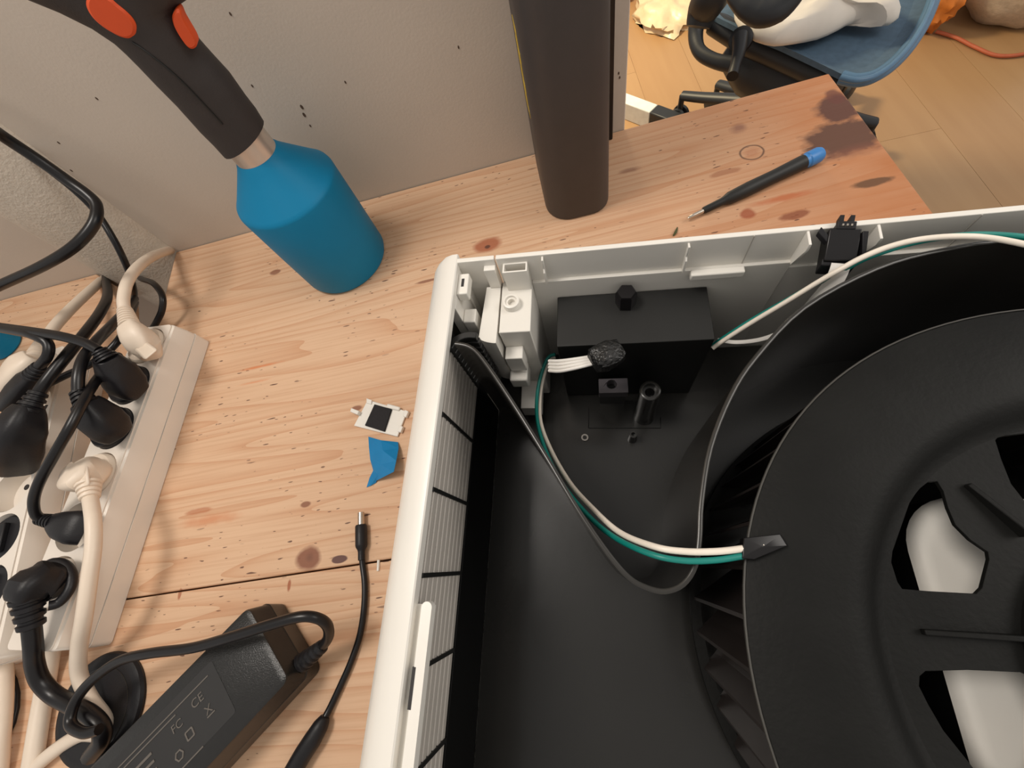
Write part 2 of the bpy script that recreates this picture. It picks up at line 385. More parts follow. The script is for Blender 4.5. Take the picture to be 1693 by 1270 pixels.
MB().tube([Wy(a, b, bc.y - .0186) for a, b in ((368, 206), (330, 165), (290, 125), (245, 88), (218, 70))], .0006, 8).build('grip_seam', M['black'], hand_)

# ---------------------------------------------------------------- standing dark case and board
case = empty('dark_case', (0.044, 0.36, 0), 'tall dark brown-black case with rounded edges standing on end against the panel', 'case')
sec = []
x0, x1, y0, y1 = .0128, .0745, .3105, .404
for cx, cy, r, a in ((x1 - .018, y0 + .018, .018, 270), (x1 - .008, y1 - .008, .008, 0), (x0 + .008, y1 - .008, .008, 90), (x0 + .024, y0 + .024, .024, 180)):
    for i in range(9):
        t = math.radians(a + 90 * i / 8); sec.append((cx + r * math.cos(t), cy + r * math.sin(t)))
cc = (.044, .357)
def cs(f, z): return [Vector((cc[0] + (x - cc[0]) * f, cc[1] + (y - cc[1]) * f, z)) for x, y in sec]
MB().loft([cs(.93, 0), cs(.985, .0012), cs(1, .004), cs(1, .296), cs(.97, .3)]).build('shell', M['case'], case, angle=50)
for i, (z0, z1) in enumerate(((.088, .094), (.097, .106), (.109, .115), (.118, .128), (.131, .137), (.140, .150))):
    MB().box((x0 - .0003, .345 + .004 * (i % 2), z0), (x0 + .0006, .372, z1)).build('lettering', M['yellow'], case)
MB().box((.028, .4062, 0), (.0968, .4166, .29)).build('dark_board', M['cable'], bevel=.001, label='thin black board standing between the dark case and the panel', cat='board')

# ---------------------------------------------------------------- screwdriver
a, b = W(1137, 361, .0045), W(1357, 254, .0065)
sd = empty('screwdriver', (a.x, a.y, 0), 'black precision screwdriver with a blue end cap lying on the stained board', 'screwdriver')
ax = (b - a).normalized(); Ls = (b - a).length
MB().lathe([(.0006, 0), (.0016, .002), (.0018, .006), (.0020, .018)], a, 12, ax).build('bit', M['steel'], sd, label='bare steel bit')
MB().lathe([(.0026, .0155), (.0032, .017), (.0034, .034), (.0040, .037), (.0056, .042), (.0062, .060), (.0058, .085), (.0064, .110), (.0064, Ls - .017)], a, 20, ax).build('handle', M['black'], sd)
MB().lathe([(.0060, Ls - .0172), (.0060, Ls - .014), (.0068, Ls - .013), (.0068, Ls - .003), (.0056, Ls)], a, 24, ax).build('end_cap', M['screwblue'], sd, label='blue swivel cap')

# ---------------------------------------------------------------- small plate and tape
pc4 = [W(608, 661, .002), W(673, 680, .002), W(657, 722, .002), W(585, 704, .002)]
plate = empty('sensor_plate', (pc4[0].x, pc4[0].y, 0), 'small white plastic plate with a black foam square lying left of the white housing', 'cover')
def slab(q, z0, z1): return MB().hexa([Vector((p.x, p.y, z0)) for p in q], [Vector((p.x, p.y, z1)) for p in q])
def cw(q): return list(reversed(q))
slab(cw(pc4), .0003, .0022).build('base', M['white'], plate, bevel=.0005)
slab(cw(px((620, 669, .003), (648, 677, .003), (636, 714, .003), (604, 704, .003))), .0021, .0042).build('foam_pad', M['foam'], plate, bevel=.0004, label='black foam square')
slab(cw(px((583, 676, .004), (596, 681, .004), (593, 687, .004), (581, 682, .004))), .0003, .0065).build('clip', M['white'], plate, bevel=.0005)
slab(cw(px((640, 667, .004), (662, 673, .004), (659, 679, .004), (638, 674, .004))), .0021, .0042).build('tab', M['white'], plate, bevel=.001)
slab(cw(px((669, 677, .004), (675, 680, .004), (671, 690, .004), (666, 688, .004))), .0003, .0038).build('clip', M['white'], plate, bevel=.0005)
slab(cw(px((660, 703, .004), (666, 705, .004), (662, 715, .004), (656, 713, .004))), .0003, .0038).build('clip', M['white'], plate, bevel=.0005)
slab(cw(px((605, 658, .004), (614, 661, .004), (613, 668, .004), (605, 666, .004))), .0021, .0034).build('tab', M['white'], plate, bevel=.0004)
tp = [[(609, 722, .0004), (630, 728, .004), (658, 731, .001)], [(610, 740, .002), (633, 745, .007), (659, 741, .004)], [(612, 760, .003), (630, 768, .006), (655, 762, .010)],
      [(617, 778, .0015), (625, 784, .0035), (651, 780, .012)], [(611, 790, .0005), (621, 790, .003), (622, 795, .002)], [(606, 806, .0003), (613, 803, .001), (622, 798, .0006)]]
rows = [[W(*p) for p in r] for r in tp]
t = MB(); vs = [p for r in rows for p in r]; fs = []
for i in range(5):
    for k in range(2): fs.append((i * 3 + k, i * 3 + k + 1, i * 3 + k + 4, i * 3 + k + 3))
t.add(vs, fs); to = t.build('masking_tape', M['tape'], smooth=False, label='crumpled scrap of blue masking tape on the table below the white plate', cat='tape')
so = to.modifiers.new('thick', 'SOLIDIFY'); so.thickness = .0002

q_ = W(626, 926, .0006); q2_ = W(625, 944, .0006)
MB().tube([q_, q2_], .0011, 8, 1).build('white_sliver', M['white'], label='tiny white plastic sliver beside the board joint near the housing', cat='debris')
MB().tube(px((1113, 390, .0006), (1117, 384, .0022), (1120, 376, .0010)), [.0006, .0012, .0005], 8, 2).build('dry_crumb', mk('dry_leaf', srgb(70, 76, 40), .8), label='tiny dry green crumb on the board behind the white housing', cat='debris')

# ---------------------------------------------------------------- power strips
def strip(name, c0, c1, n_s, first, pitch, x_half, label, group=None, z=.038, plugged=()):
    c0 = Vector((*c0, 0)); c1 = Vector((*c1, 0)); d = (c1 - c0).normalized(); s = Vector((d.y, -d.x, 0))
    if s.x < 0: s = -s
    L = (c1 - c0).length
    root = empty(name, (c0 + c1) / 2, label, 'power strip', group)
    fn = lambda x, y, zz: c0 + d * y + s * x + Vector((0, 0, zz))
    hole = [circle(0, first + pitch * i, .0196, 36) for i in range(n_s)]
    MB().prism([rrect(-x_half, .0015, x_half, L - .0015, .004)] + hole, z - .0016, z, fn).build('top_plate', M['white2'], root, bevel=.0004)
    def ringp(hw, e, zz): return [fn(x, y, zz) for x, y in rrect(-hw, e, hw, L - e, .004)]
    MB().loft([ringp(x_half + .0060, .0, .0004), ringp(x_half + .0062, .0, .016)]).build('base', M['white2'], root)
    MB().loft([ringp(x_half + .0056, .0004, .0164), ringp(x_half + .0052, .0006, .024), ringp(x_half + .002, .0012, z - .002), ringp(x_half, .0015, z - .0012)], caps=False).build('side_shell', M['white2'], root, angle=50)
    for i in range(n_s):
        y = first + pitch * i; c = fn(0, y, 0)
        so_ = MB().lathe([(.0194, z - .0004), (.0186, z - .0145), (.0001, z - .0145)], c, 36, cap=False).build('socket', M['white2'], root)
        w = c + Vector((0, 0, z - .0145))
        for sg in (-1, 1):
            MB().lathe([(.0026, 0), (.0026, .0006)], w + (s * .7071 + d * .7071) * .0095 * sg, 12).build('pin_hole', M['void'], so_)
    return fn, d, s
fR, dR, sR = strip('power_strip', (-.3925, .2725), (-.4266, -.006), 6, .0235, .0421, .0215,
                   'right white power strip with four black and two cream plugs fitted')
fLs, dL, sL = strip('power_strip', (-.5240, .2740), (-.4800, -.012), 6, .0235, .0421, .0215,
                    'left white power strip cut off by the photo edge, lower sockets empty')

def plug(name, label, group, body, radii, mat, neck=None, cord=None, cr=.004, cordmat=None, flat=1.0, ridges=4, nb=14, extra=None):
    base = Vector(body[0]); root = empty(name, base, label, 'plug', group)
    mb_ = MB().tube(body, radii, 20, 3, flat, up=(0, 0, 1), sq=.55); mb_.ang = 0; mb_.build('plug_body', mat, root, angle=32, bevel=.0006)
    if neck:
        a, b = Vector(neck[0]), Vector(neck[1]); dd = (b - a).normalized(); L = (b - a).length; pr = []
        r0, r1 = neck[2], neck[3]
        for i in range(ridges):
            for h, k in ((0.0, .82), (.12, 1.0), (.62, 1.0), (.74, .82)):
                q = (i + h) / ridges; pr.append(((r0 + (r1 - r0) * q) * k, q * L))
        MB().lathe(pr, a, 14, dd).build('strain_relief', mat, root)
    if cord: MB().tube(cord, cr, 10, 6).build('cord', cordmat or mat, root)
    if extra: extra(root)
    return root
def disc_body(root, c, z0, z1, mat, r=.0186):
    MB().lathe([(r * .95, z0), (r, z0 + .002), (r, z1 - .002), (r * .93, z1)], c, 32).build('plug_face', mat, root)
sk = lambda i: fR(0, .0235 + .0421 * i, 0)
z = .038
# first socket: cream angled plug
def cream_block(root, c, q):
    disc_body(root, c, z - .012, z + .004, M['cream'])
    MB().hexa(*q).build('plug_block', M['cream'], root, bevel=.002)
def quad_at(pp, z0, z1):
    return [Vector((*W(a, b, z0).xy, z0)) for a, b in pp], [Vector((*W(a, b, z1).xy, z1)) for a, b in pp]
c = sk(0)
plug('power_plug', 'cream plug in the rear-most socket, cable curling back to the panel corner', 'plugs in the right power strip',
     px((252, 584, .044), (240, 572, .054), (226, 556, .062), (214, 540, .066)), [.0085, .0115, .0110, .0080], M['cream'],
     (W(215, 541, .066), W(206, 512, .066), .0085, .006), px((206, 513, .066), (204, 495, .068), (210, 468, .068), (226, 444, .058), (250, 425, .036), (276, 415, .012), (291, 412, -.012)), .0050, ridges=7,
     extra=lambda r: (disc_body(r, c, z - .012, z + .003, M['cream']), MB().hexa(*quad_at([(218, 575), (240, 596), (262, 578), (236, 560)], .042, .062)).build('plug_block', M['cream'], r, bevel=.002)))
c1 = sk(1)
plug('power_plug', 'black moulded plug in the second socket, cable running left over the other strip', 'plugs in the right power strip',
     px((226, 648, .046), (210, 636, .056), (192, 612, .069), (174, 590, .082)), [.0095, .0132, .0128, .0082], M['plug'],
     (W(178, 594, .081), W(162, 578, .088), .0085, .0055), px((164, 580, .088), (140, 567, .092), (100, 556, .096), (50, 548, .098), (0, 541, .098), (-60, 532, .098), (-180, 540, .060), (-300, 580, .010), (-380, 600, .005)), .0040, M['cable'],
     extra=lambda r: disc_body(r, c1, z - .012, z + .006, M['plug'], .0190))
c2 = sk(2)
plug('power_plug', 'black plug in the third socket, cable rising behind its neighbour', 'plugs in the right power strip',
     px((200, 720, .046), (184, 708, .054), (164, 690, .065), (140, 664, .078)), [.0090, .0128, .0132, .0082], M['plug'],
     (W(143, 668, .078), W(127, 645, .084), .0085, .0055), px((129, 648, .084), (130, 620, .088), (138, 592, .088), (158, 566, .082), (185, 538, .066), (208, 514, .044), (222, 494, .020)), .0042, M['cable'],
     extra=lambda r: disc_body(r, c2, z - .012, z + .006, M['plug'], .0190))
c3 = sk(3)
plug('power_plug', 'cream plug in the fourth socket with cream cable running down across the strip', 'plugs in the right power strip',
     px((156, 778, .044), (145, 784, .052), (132, 790, .056), (118, 794, .055)), [.0105, .0125, .0120, .0085], M['cream'],
     (W(146, 800, .056), W(149, 826, .056), .0085, .0062), px((149, 824, .056), (154, 860, .058), (154, 905, .056), (147, 960, .052), (139, 1020, .044), (131, 1070, .030), (131, 1115, .018), (148, 1155, .012), (172, 1190, .0085), (168, 1212, .006), (136, 1214, .0055), (92, 1240, .0055), (35, 1288, .0055), (-60, 1370, .0055), (-180, 1430, .0055)), .0050, ridges=4,
     extra=lambda r: (disc_body(r, c3, z - .012, z + .004, M['cream']), MB().hexa(*quad_at([(108, 788), (122, 806), (150, 806), (146, 766)], .040, .062)).build('plug_block', M['cream'], r, bevel=.003)))
c4 = sk(4)
plug('power_plug', 'flat black two-pin plug in the fifth socket under the cream cable', 'plugs in the right power strip',
     px((142, 874, .042), (126, 872, .046), (104, 868, .047), (86, 862, .047)), [.0125, .0130, .0105, .0055], M['plug'],
     (W(90, 863, .047), W(62, 858, .050), .0062, .0044), px((68, 859, .050), (58, 848, .056), (56, 825, .064), (66, 795, .072), (90, 752, .080), (116, 706, .086), (140, 660, .084), (160, 628, .074), (178, 606, .058), (196, 588, .046)), .0036, M['cable'], flat=.65, ridges=5)
c5 = sk(5)
plug('power_plug', 'black angled plug in the front-most socket with thick black cable bending down', 'plugs in the right power strip',
     px((88, 958, .046), (70, 962, .056), (50, 972, .062), (40, 992, .062)), [.0120, .0130, .0120, .0085], M['plug'],
     (W(44, 985, .062), W(53, 1042, .052), .0095, .0072), px((52, 1036, .053), (55, 1068, .046), (57, 1096, .038), (66, 1124, .030), (88, 1148, .024), (116, 1164, .022), (146, 1180, .022), (166, 1202, .021), (168, 1225, .016), (150, 1250, .010)), .0056, M['cable'],
     extra=lambda r: (disc_body(r, c5, z - .012, z + .001, M['white2'], .0180), MB().tube(px((70, 940, .052), (88, 930, .050), (108, 934, .048), (119, 952, .047), (115, 975, .047), (98, 996, .048), (80, 1002, .052)), .0034, 12, 5).build('pull_ring', M['plug'], r, label='black pull ring')))
# left strip plugs
lk = lambda i: fLs(0, .0235 + .0421 * i, 0)
plug('power_plug', 'grey-cream plug at the back of the left strip, half hidden by black cables', 'plugs in the left power strip',
     px((48, 640, .046), (40, 626, .060), (50, 606, .068), (62, 590, .070)), [.0150, .0165, .0140, .0090], M['cream'],
     (W(58, 596, .070), W(72, 566, .066), .0085, .0060), px((72, 568, .066), (92, 538, .054), (120, 508, .038), (150, 480, .018), (168, 464, -.004), (174, 458, -.03)), .0050, ridges=4)
plug('power_plug', 'large black plug over the middle of the left strip', 'plugs in the left power strip',
     px((28, 768, .046), (28, 742, .060), (34, 708, .074), (48, 672, .078)), [.0130, .0165, .0150, .0085], M['plug'],
     (W(44, 682, .078), W(66, 646, .078), .0095, .0060), px((62, 652, .078), (80, 626, .080), (110, 588, .078), (140, 552, .068), (166, 516, .046), (178, 488, .022), (174, 462, -.006), (173, 456, -.03)), .0046, M['cable'],
     extra=lambda r: disc_body(r, W(30, 745, 0) * (1 - z / H), z - .012, z + .007, M['plug'], .0190))
plug('power_plug', 'flat black plug lying across the left strip above the large black plug', 'plugs in the left power strip',
     px((10, 668, .066), (24, 652, .070), (40, 634, .074), (56, 618, .078)), [.0100, .0115, .0110, .0060], M['plug'],
     (W(52, 622, .078), W(66, 604, .084), .0070, .0048), px((62, 608, .083), (78, 590, .088), (80, 570, .092), (64, 558, .096), (30, 548, .098), (-50, 540, .092), (-170, 556, .055), (-290, 600, .009), (-370, 625, .005)), .0040, M['cable'], flat=.6)
for i_, lab_ in ((4, 'flat black disc for the deep shade in a left strip socket, higher of two'), (5, 'flat black disc for the deep shade in the lowest left strip socket')):  # black discs and bars stand in for deep shade inside empty sockets
    r_ = empty('socket_shade', lk(i_), lab_, 'cover', 'black shade discs in the left strip')
    MB().lathe([(.0180, z - .0140), (.0184, z - .0120), (.0184, z - .0040), (.0172, z - .0030)], lk(i_), 32).build('shade_disc', M['plug'], r_)
    MB().box((-.0035, -.012, z - .0035), (.0035, .012, z + .0010), lambda a_, b_, c_: lk(i_) + sL * a_ + dL * b_ + Vector((0, 0, c_))).build('shade_bar', M['plug'], r_, bevel=.001)
# loose cables
def cable(label, pts, r, m, name='power_cable'):
    return MB().tube(px(*pts), r, 12, 6).build(name, m, label=label, cat='cable')
cable('thick glossy black cable draped across the round pipe, bending back to the left', [(-330, -40, .258), (-180, 80, .236), (-60, 178, .205), (0, 222, .180), (60, 262, .158), (110, 297, .140), (146, 323, .128), (160, 342, .122), (154, 372, .118), (122, 408, .114), (70, 440, .108), (0, 472, .100), (-70, 505, .095), (-190, 560, .060), (-320, 610, .010), (-420, 660, .006)], .0046, M['cable'])
cable('thinner black cable running down the pipe front and into the table notch', [(-250, 20, .215), (-150, 100, .195), (-60, 176, .17), (0, 220, .158), (70, 272, .136), (125, 316, .112), (160, 352, .092), (188, 396, .074), (206, 432, .056), (217, 462, .036), (222, 488, .008), (218, 506, -.03)], .0032, M['cable'])
cable('short black cable loop at the back end of the right power strip', [(228, 458, -.012), (236, 462, .008), (254, 469, .026), (268, 488, .028), (268, 512, .022), (258, 534, .016), (246, 552, .008)], .0032, M['cable'])
cable('thin black cable crossing under the plugs between both power strips', [(224, 500, .012), (205, 548, .050), (180, 580, .056), (150, 602, .056), (110, 620, .055), (70, 640, .058)], .0032, M['cable'])
cable('cream supply cable leaving the lower end of the right power strip', [(92, 1058, .014), (84, 1082, .010), (76, 1130, .0062), (64, 1200, .0062), (48, 1300, .0062), (20, 1450, .0062), (-40, 1560, .0062)], .0060, M['cream'])
cable('cream supply cable at the lower left photo edge from the left strip', [(4, 1070, .012), (6, 1100, .010), (5, 1160, .0110), (0, 1220, .0100), (-8, 1300, .0060), (-50, 1420, .0060), (-130, 1520, .0060)], .0058, M['cream'])
# black cap and disc
cap = empty('round_cap', (-.393, -.051, 0), 'round black rubber cap with glossy dished centre lying under cables beside adapter', 'cap')
cc3 = Vector((-.393, -.051, 0))
MB().lathe([(.0368, 0), (.0372, .002), (.0360, .0042), (.0310, .0056), (.0298, .0052)], cc3, 56).build('rim', M['plug'], cap)
MB().lathe([(.0296, .0036), (.0290, .0054), (.0240, .0040), (.0001, .0030)], cc3 + Vector((-.0015, -.0015, 0)), 48, cap=False).build('centre', M['tray'], cap, label='glossy dished centre')
ov = [W(p[0], p[1], .001).xy for p in ((20, 1108), (28, 1122), (33, 1145), (32, 1170), (26, 1195), (14, 1220), (4, 1216), (2, 1160), (8, 1122))]
MB().prism([list(reversed([tuple(p) for p in ov]))], .0002, .003).build('dark_disc', M['plug'], bevel=.0008, label='dark oval disc lying under the cream cable at the lower left photo edge', cat='cap')
# teal object at the far left edge
tb = W(-6, 560, .0)
MB().lathe([(.018, 0), (.020, .002), (.020, .030), (.017, .034), (.006, .036)], W(-4, 566, .01) * 1.0 - Vector((0, 0, .01)), 28).build('teal_cap', M['blue'], label='small teal round cap at the far left photo edge behind the left strip', cat='cap')

# ---------------------------------------------------------------- power adapter
A0 = Vector((-.2478, .0042, 0)); ea = Vector((-.783, -.622, 0)).normalized(); eb = Vector((.622, -.783, 0)).normalized()
adp = empty('power_adapter', A0 + ea * .07 + eb * .03, 'black power adapter brick with faint grey markings at the lower left of the table', 'power adapter')
def fa(x, y, zz): return A0 + ea * x + eb * y + Vector((0, 0, zz))
BW, BL, BH = .0585, .155, .035
def ra(e, zz): return [fa(x, y, zz) for x, y in rrect(-e, -e, BL + e, BW + e, .005 + e * .5, 5)]
MB().loft([ra(-.0015, .0), ra(.0012, .0015), ra(.0022, .0165), ra(.0016, .0175), ra(.0004, BH - .0022), ra(-.0002, BH - .0008), ra(-.0018, BH)]).build('case_shell', M['brick'], adp, angle=28)
MB().prism([rrect(.0360, .009, .150, BW - .011, .002)], BH - .0002, BH + .00015, fa).build('rating_label', mk('label_black', srgb(30, 29, 29), .55), adp, label='darker printed label')
def txt(s_, x, y, size, name='printed_mark'):
    cu = bpy.data.curves.new('t', 'FONT'); cu.body = s_; cu.size = size
    ob = bpy.data.objects.new('t', cu); COL.objects.link(ob)
    dg = bpy.context.evaluated_depsgraph_get(); me = ob.evaluated_get(dg).to_mesh()
    v = [(q.co.x, q.co.y) for q in me.vertices]; f = [tuple(p.vertices) for p in me.polygons]
    ob.to_mesh_clear(); bpy.data.objects.remove(ob); bpy.data.curves.remove(cu)
    b_ = MB(); b_.add([fa(x - q[0], y - q[1], BH + .00045) for q in v], f); return b_.build(name, M['print'], adp, smooth=False)
def bar(x0_, y0_, x1_, y1_): MB().box((x0_, y0_, BH), (x1_, y1_, BH + .00045), fa).build('printed_line', M['print'], adp)
txt('CE', .0590, .0250, .0078); txt('FC', .0760, .0270, .0072); txt('X', .0530, .0350, .0075); bar(.0470, .0358, .0530, .0366)
# square and round approval symbols
for (x, y, kind) in ((.0665, .0350, 0), (.0770, .0400, 1)):
    o_ = rrect(x - .003, y - .003, x + .003, y + .003, .0006, 1) if kind == 0 else circle(x, y, .0034, 6)
    i_ = rrect(x - .0021, y - .0021, x + .0021, y + .0021, .0004, 1) if kind == 0 else circle(x, y, .0024, 6)
    MB().prism([o_, list(reversed(i_))], BH, BH + .00045, fa).build('printed_symbol', M['print'], adp)
bar(.0420, .0148, .150, .0156); bar(.062, .0470, .082, .0478); bar(.070, .0178, .150, .0186)
for k in range(3): bar(.092, .024 + .005 * k, .148 - .008 * k, .0256 + .005 * k)
e0 = W(492, 1102, .018); e1 = W(536, 1066, .026)
pr = []; dd = (e1 - e0).normalized(); L = (e1 - e0).length
for i in range(6):
    for h, k in ((0, .8), (.15, 1), (.6, 1), (.75, .8)): q = (i + h) / 6; pr.append(((.0070 - .0028 * q) * k, q * L))
MB().lathe([(.0072, -.012), (.0074, -.001)] + pr, e0, 16, dd).build('strain_relief', M['plug'], adp)
MB().tube(px((533, 1068, .0255), (543, 1053, .034), (541, 1034, .044), (524, 1022, .052), (496, 1020, .056), (450, 1032, .056), (390, 1051, .054), (320, 1071, .050), (250, 1080, .046), (200, 1092, .042), (160, 1118, .038), (132, 1148, .035), (118, 1178, .034), (118, 1200, .034), (140, 1212, .036), (164, 1206, .036)), .0034, 10, 6).build('cord', M['cable'], adp, label='thin black output cord arching over the brick')

# ---------------------------------------------------------------- DC lead
t0 = W(597, 847, .0045)
dc = empty('dc_lead', (t0.x, t0.y, 0), 'short black power lead with silver barrel plug, lying between adapter and white housing', 'cable')
t1 = W(597, 868, .0045); t2 = W(597.5, 906, .0045); d0 = (t1 - t0).normalized()
MB().lathe([(.0018, 0), (.0026, .0003), (.0026, (t1 - t0).length + .001)], t0, 16, d0).build('barrel', M['steel'], dc, label='silver barrel contact')
MB().lathe([(.0040, 0), (.0045, .001), (.0045, .0150), (.0042, .0165), (.0030, .0185), (.0026, .0200), (.0026, .026)], t1, 18, (t2 - t1).normalized()).build('plug_body', M['plug'], dc)
MB().tube(px((597, 900, .0040), (599, 930, .0026), (603, 965, .0024), (602, 1005, .0024), (595, 1050, .0024), (580, 1095, .0024), (561, 1138, .0024), (545, 1172, .0028), (532, 1196, .005)), .0023, 10, 6).build('cord', M['cable'], dc)
MB().tube(px((538, 1185, .0050), (530, 1200, .0058), (517, 1222, .0062), (502, 1245, .0062), (492, 1262, .0062), (478, 1284, .0062)), [.0030, .0052, .0060, .0060, .0060, .0054], 16, 4).build('socket_body', M['plug'], dc, label='in-line black socket')

# ---------------------------------------------------------------- white housing
ho = empty('fan_housing', U(.17, -.02, 0), 'large open white plastic fan housing with grille side and black inside', 'housing')
ZR, ZF = .135, .016
UI = -.0792
VB = .1604
# left rim: rounded long edge
prof = [(UI, .1345), (UI - .0006, .1352), (-.0835, .1350), (-.0885, .1335), (-.0930, .1303), (-.0968, .1255), (-.0992, .1190), (-.1003, .1110), (-.1003, .0040), (-.0990, .0), (-.0965, .0), (-.0965, .1110), (-.0950, .1190), (-.0915, .1258), (-.0870, .1290), (UI, .1295)]
rings = []
vs_ = [-.215, -.1, 0, .1] + [.1595 + .0040 * math.sin(math.radians(a)) for a in (0, 25, 45, 65, 80, 90)]
for v in vs_:
    s = 1.0 - .14 * (max(0, v - .1595) / .004) ** 2
    rings.append([U(UI + (u - UI) * s, v, zz) for u, zz in prof])
MB().loft(rings).build('rim', M['white'], ho, angle=40, label='glossy rounded white edge')
def ub(name, u0, u1, v0, v1, z0, z1, m='white', bv=.0004, label=None):
    return MB().box((u0, v0, z0), (u1, v1, z1), U).build(name, M[m], ho, bevel=bv, label=label)
ub('corner_wall', -.0960, -.0775, .1500, .1574, .0, .1240); ub('corner_wall', -.0850, -.0792, .1300, .1574, ZF, .1290); ub('back_wall', -.0796, -.0573, .1574, VB, .0, ZR); ub('back_wall', -.0563, .44, .1574, VB, .0, ZR)
ub('back_wall_step', -.0382, .1035, .1553, .1576, ZF, .1130); ub('back_wall_step', .1337, .44, .1553, .1576, ZF, .1130)
ub('back_wall_step', .1035, .1337, .1560, .1576, ZF, .1080)
ub('right_wall', .437, .44, -.212, VB, 0, ZR); ub('front_wall', -.099, .44, -.215, -.212, 0, ZR)
ub('bottom_shell', -.098, .4395, -.2125, VB - .0005, .0003, .0100)
ub('floor_panel', -.0785, .4370, -.2120, .1553, .0102, ZF, 'tray', .0, 'black floor of the housing')
ub('side_panel', -.0825, -.0788, -.2120, .108, ZF, .0730, 'duct', .0003, 'black lower side panel')
ub('grille_backing', -.0910, -.0880, -.2120, .128, .02, .1240, 'black', .0, 'black behind the grille')
# grille slats; beyond the last bar they are curved and black
def slat_loft(pts, z0, z1):
    rr = []
    for i, (u, v) in enumerate(pts):
        w = Vector((pts[min(i + 1, len(pts) - 1)][0] - pts[max(i - 1, 0)][0], pts[min(i + 1, len(pts) - 1)][1] - pts[max(i - 1, 0)][1])).normalized(); n_ = (-w.y, w.x)
        rr.append([U(u, v, z0), U(u + n_[0] * .004, v + n_[1] * .004, z0), U(u + n_[0] * .004, v + n_[1] * .004, z1), U(u, v, z1)])
    return MB().loft(rr)
for k in range(9):
    zc = .1262 - .0060 * k; z0, z1 = zc - .0045, zc
    slat_loft([(-.0795, -.2120), (-.0795, .1040)], z0, z1).build('slat', M['slat'], ho, bevel=.0005, label='grey-white grille slat')
    pts = [(-.0795, .1040)] + [(-.0795 + .009 * (1 - math.cos(math.radians(a))), .104 + .008 * math.sin(math.radians(a))) for a in range(15, 91, 15)] + [(-.0665, .1115)]
    slat_loft(pts, z0, z1).build('corner_slat', M['black'], ho, bevel=.0005, label='black curved slat at the grille corner')
for v in (.1042, .0667, .0287, -.0090, -.0460, -.0840, -.1220):
    ub('grille_rib', -.0850, -.0788, v - .0010, v + .0010, .0728, .1290, 'black', .0002, 'thin black vertical grille bar')
# latch cover standing inside the rim
MB().prism([rrect(-.0758, -.2100, -.0712, -.0185, .0022)], .1300, .1338, U).build('latch_cover', M['white'], ho, bevel=.0008, label='white strip standing just inside the grille side')
ub('latch_floor', UI, -.0714, -.2100, -.0200, .1285, .1301, 'white', 0); ub('latch_slot', -.0764, -.0750, -.0560, -.0420, .1300, .13395, 'void', 0, 'narrow dark slot')
# corner details
ub('corner_block', -.0643, -.0574, .1537, .1576, .1130, .1302)
ub('clip_tab', UI, -.0727, .1385, .1528, .1235, .1305, 'white', .0007); ub('clip_slot', -.0768, -.0752, .1435, .1490, .1296, .1307, 'void', 0, 'dark slot')
ub('clip_foot', UI, -.0715, .1290, .1385, .1000, .1150, 'white', .0007)
def frame(u0, u1, v0, v1, z0, z1, w):
    return MB().prism([[(u0, v0), (u1, v0), (u1, v1), (u0, v1)], [(u0 + w, v0 + w), (u0 + w, v1 - w), (u1 - w, v1 - w), (u1 - w, v0 + w)]], z0, z1, U)
frame(-.0528, -.0384, .1508, .1576, .1120, .1305, .0010).build('pocket', M['white'], ho, bevel=.0002)
ub('corner_pillar', -.0570, -.0382, .1217, .1576, ZF, .1130, 'white', .0006)
pl_ = [(-.0690, .1195)] + [(-.0690 + .0108 * k / 6, .1150 + .0035 * (1 - (k / 6)) ** 2) for k in range(1, 7)] + [(-.0578, .1548), (-.0668, .1548)]
MB().prism([pl_], .060, .1130, U).build('corner_flange', M['white'], ho, bevel=.0008)
bc_ = U(-.0499, .1405, 0)
MB().lathe([(.0052, .1128), (.0050, .1172), (.0046, .1174), (.0036, .1174), (.0034, .1160), (.0022, .1160), (.0019, .1080), (.0001, .1080)], bc_, 32, cap=False).build('screw_boss', M['white'], ho, label='round white screw boss')
ub('lower_step', -.0565, -.0455, .1130, .1217, .0780, .0960, 'white', .0006); ub('lower_step', -.0580, -.0460, .1080, .1217, .0620, .0740, 'white', .0012)
ub('lower_step', -.0560, -.0420, .1000, .1217, .0260, .0420, 'white', .0006)
def fin(u, w, pts): return MB().prism([pts], u - w / 2, u + w / 2, lambda a, b, c_: U(c_, a, b))
for u in (-.0294, .0480):
    fin(u, .0011, [(.1576, .1335), (.1545, .1335), (.1545, .1270), (.1552, .1255), (.1535, .1235), (.1535, .1130), (.1576, .1130)]).build('fin', M['white'], ho, bevel=.0002)
for u in (.1035, .1337):
    fin(u, .0013, [(.1576, .1342), (.1500, .1330), (.1496, .1290), (.1545, .1120), (.1576, .1120)]).build('fin', M['white'], ho, bevel=.0002)
ub('ledge_bar', .0520, .0800, .1512, .1556, .1085, .1135, 'white', .0008)
for u in (.0790, .1745): ub('wall_seam', u - .0003, u + .0003, .1571, .1575, .113, .1345, 'slat', 0)
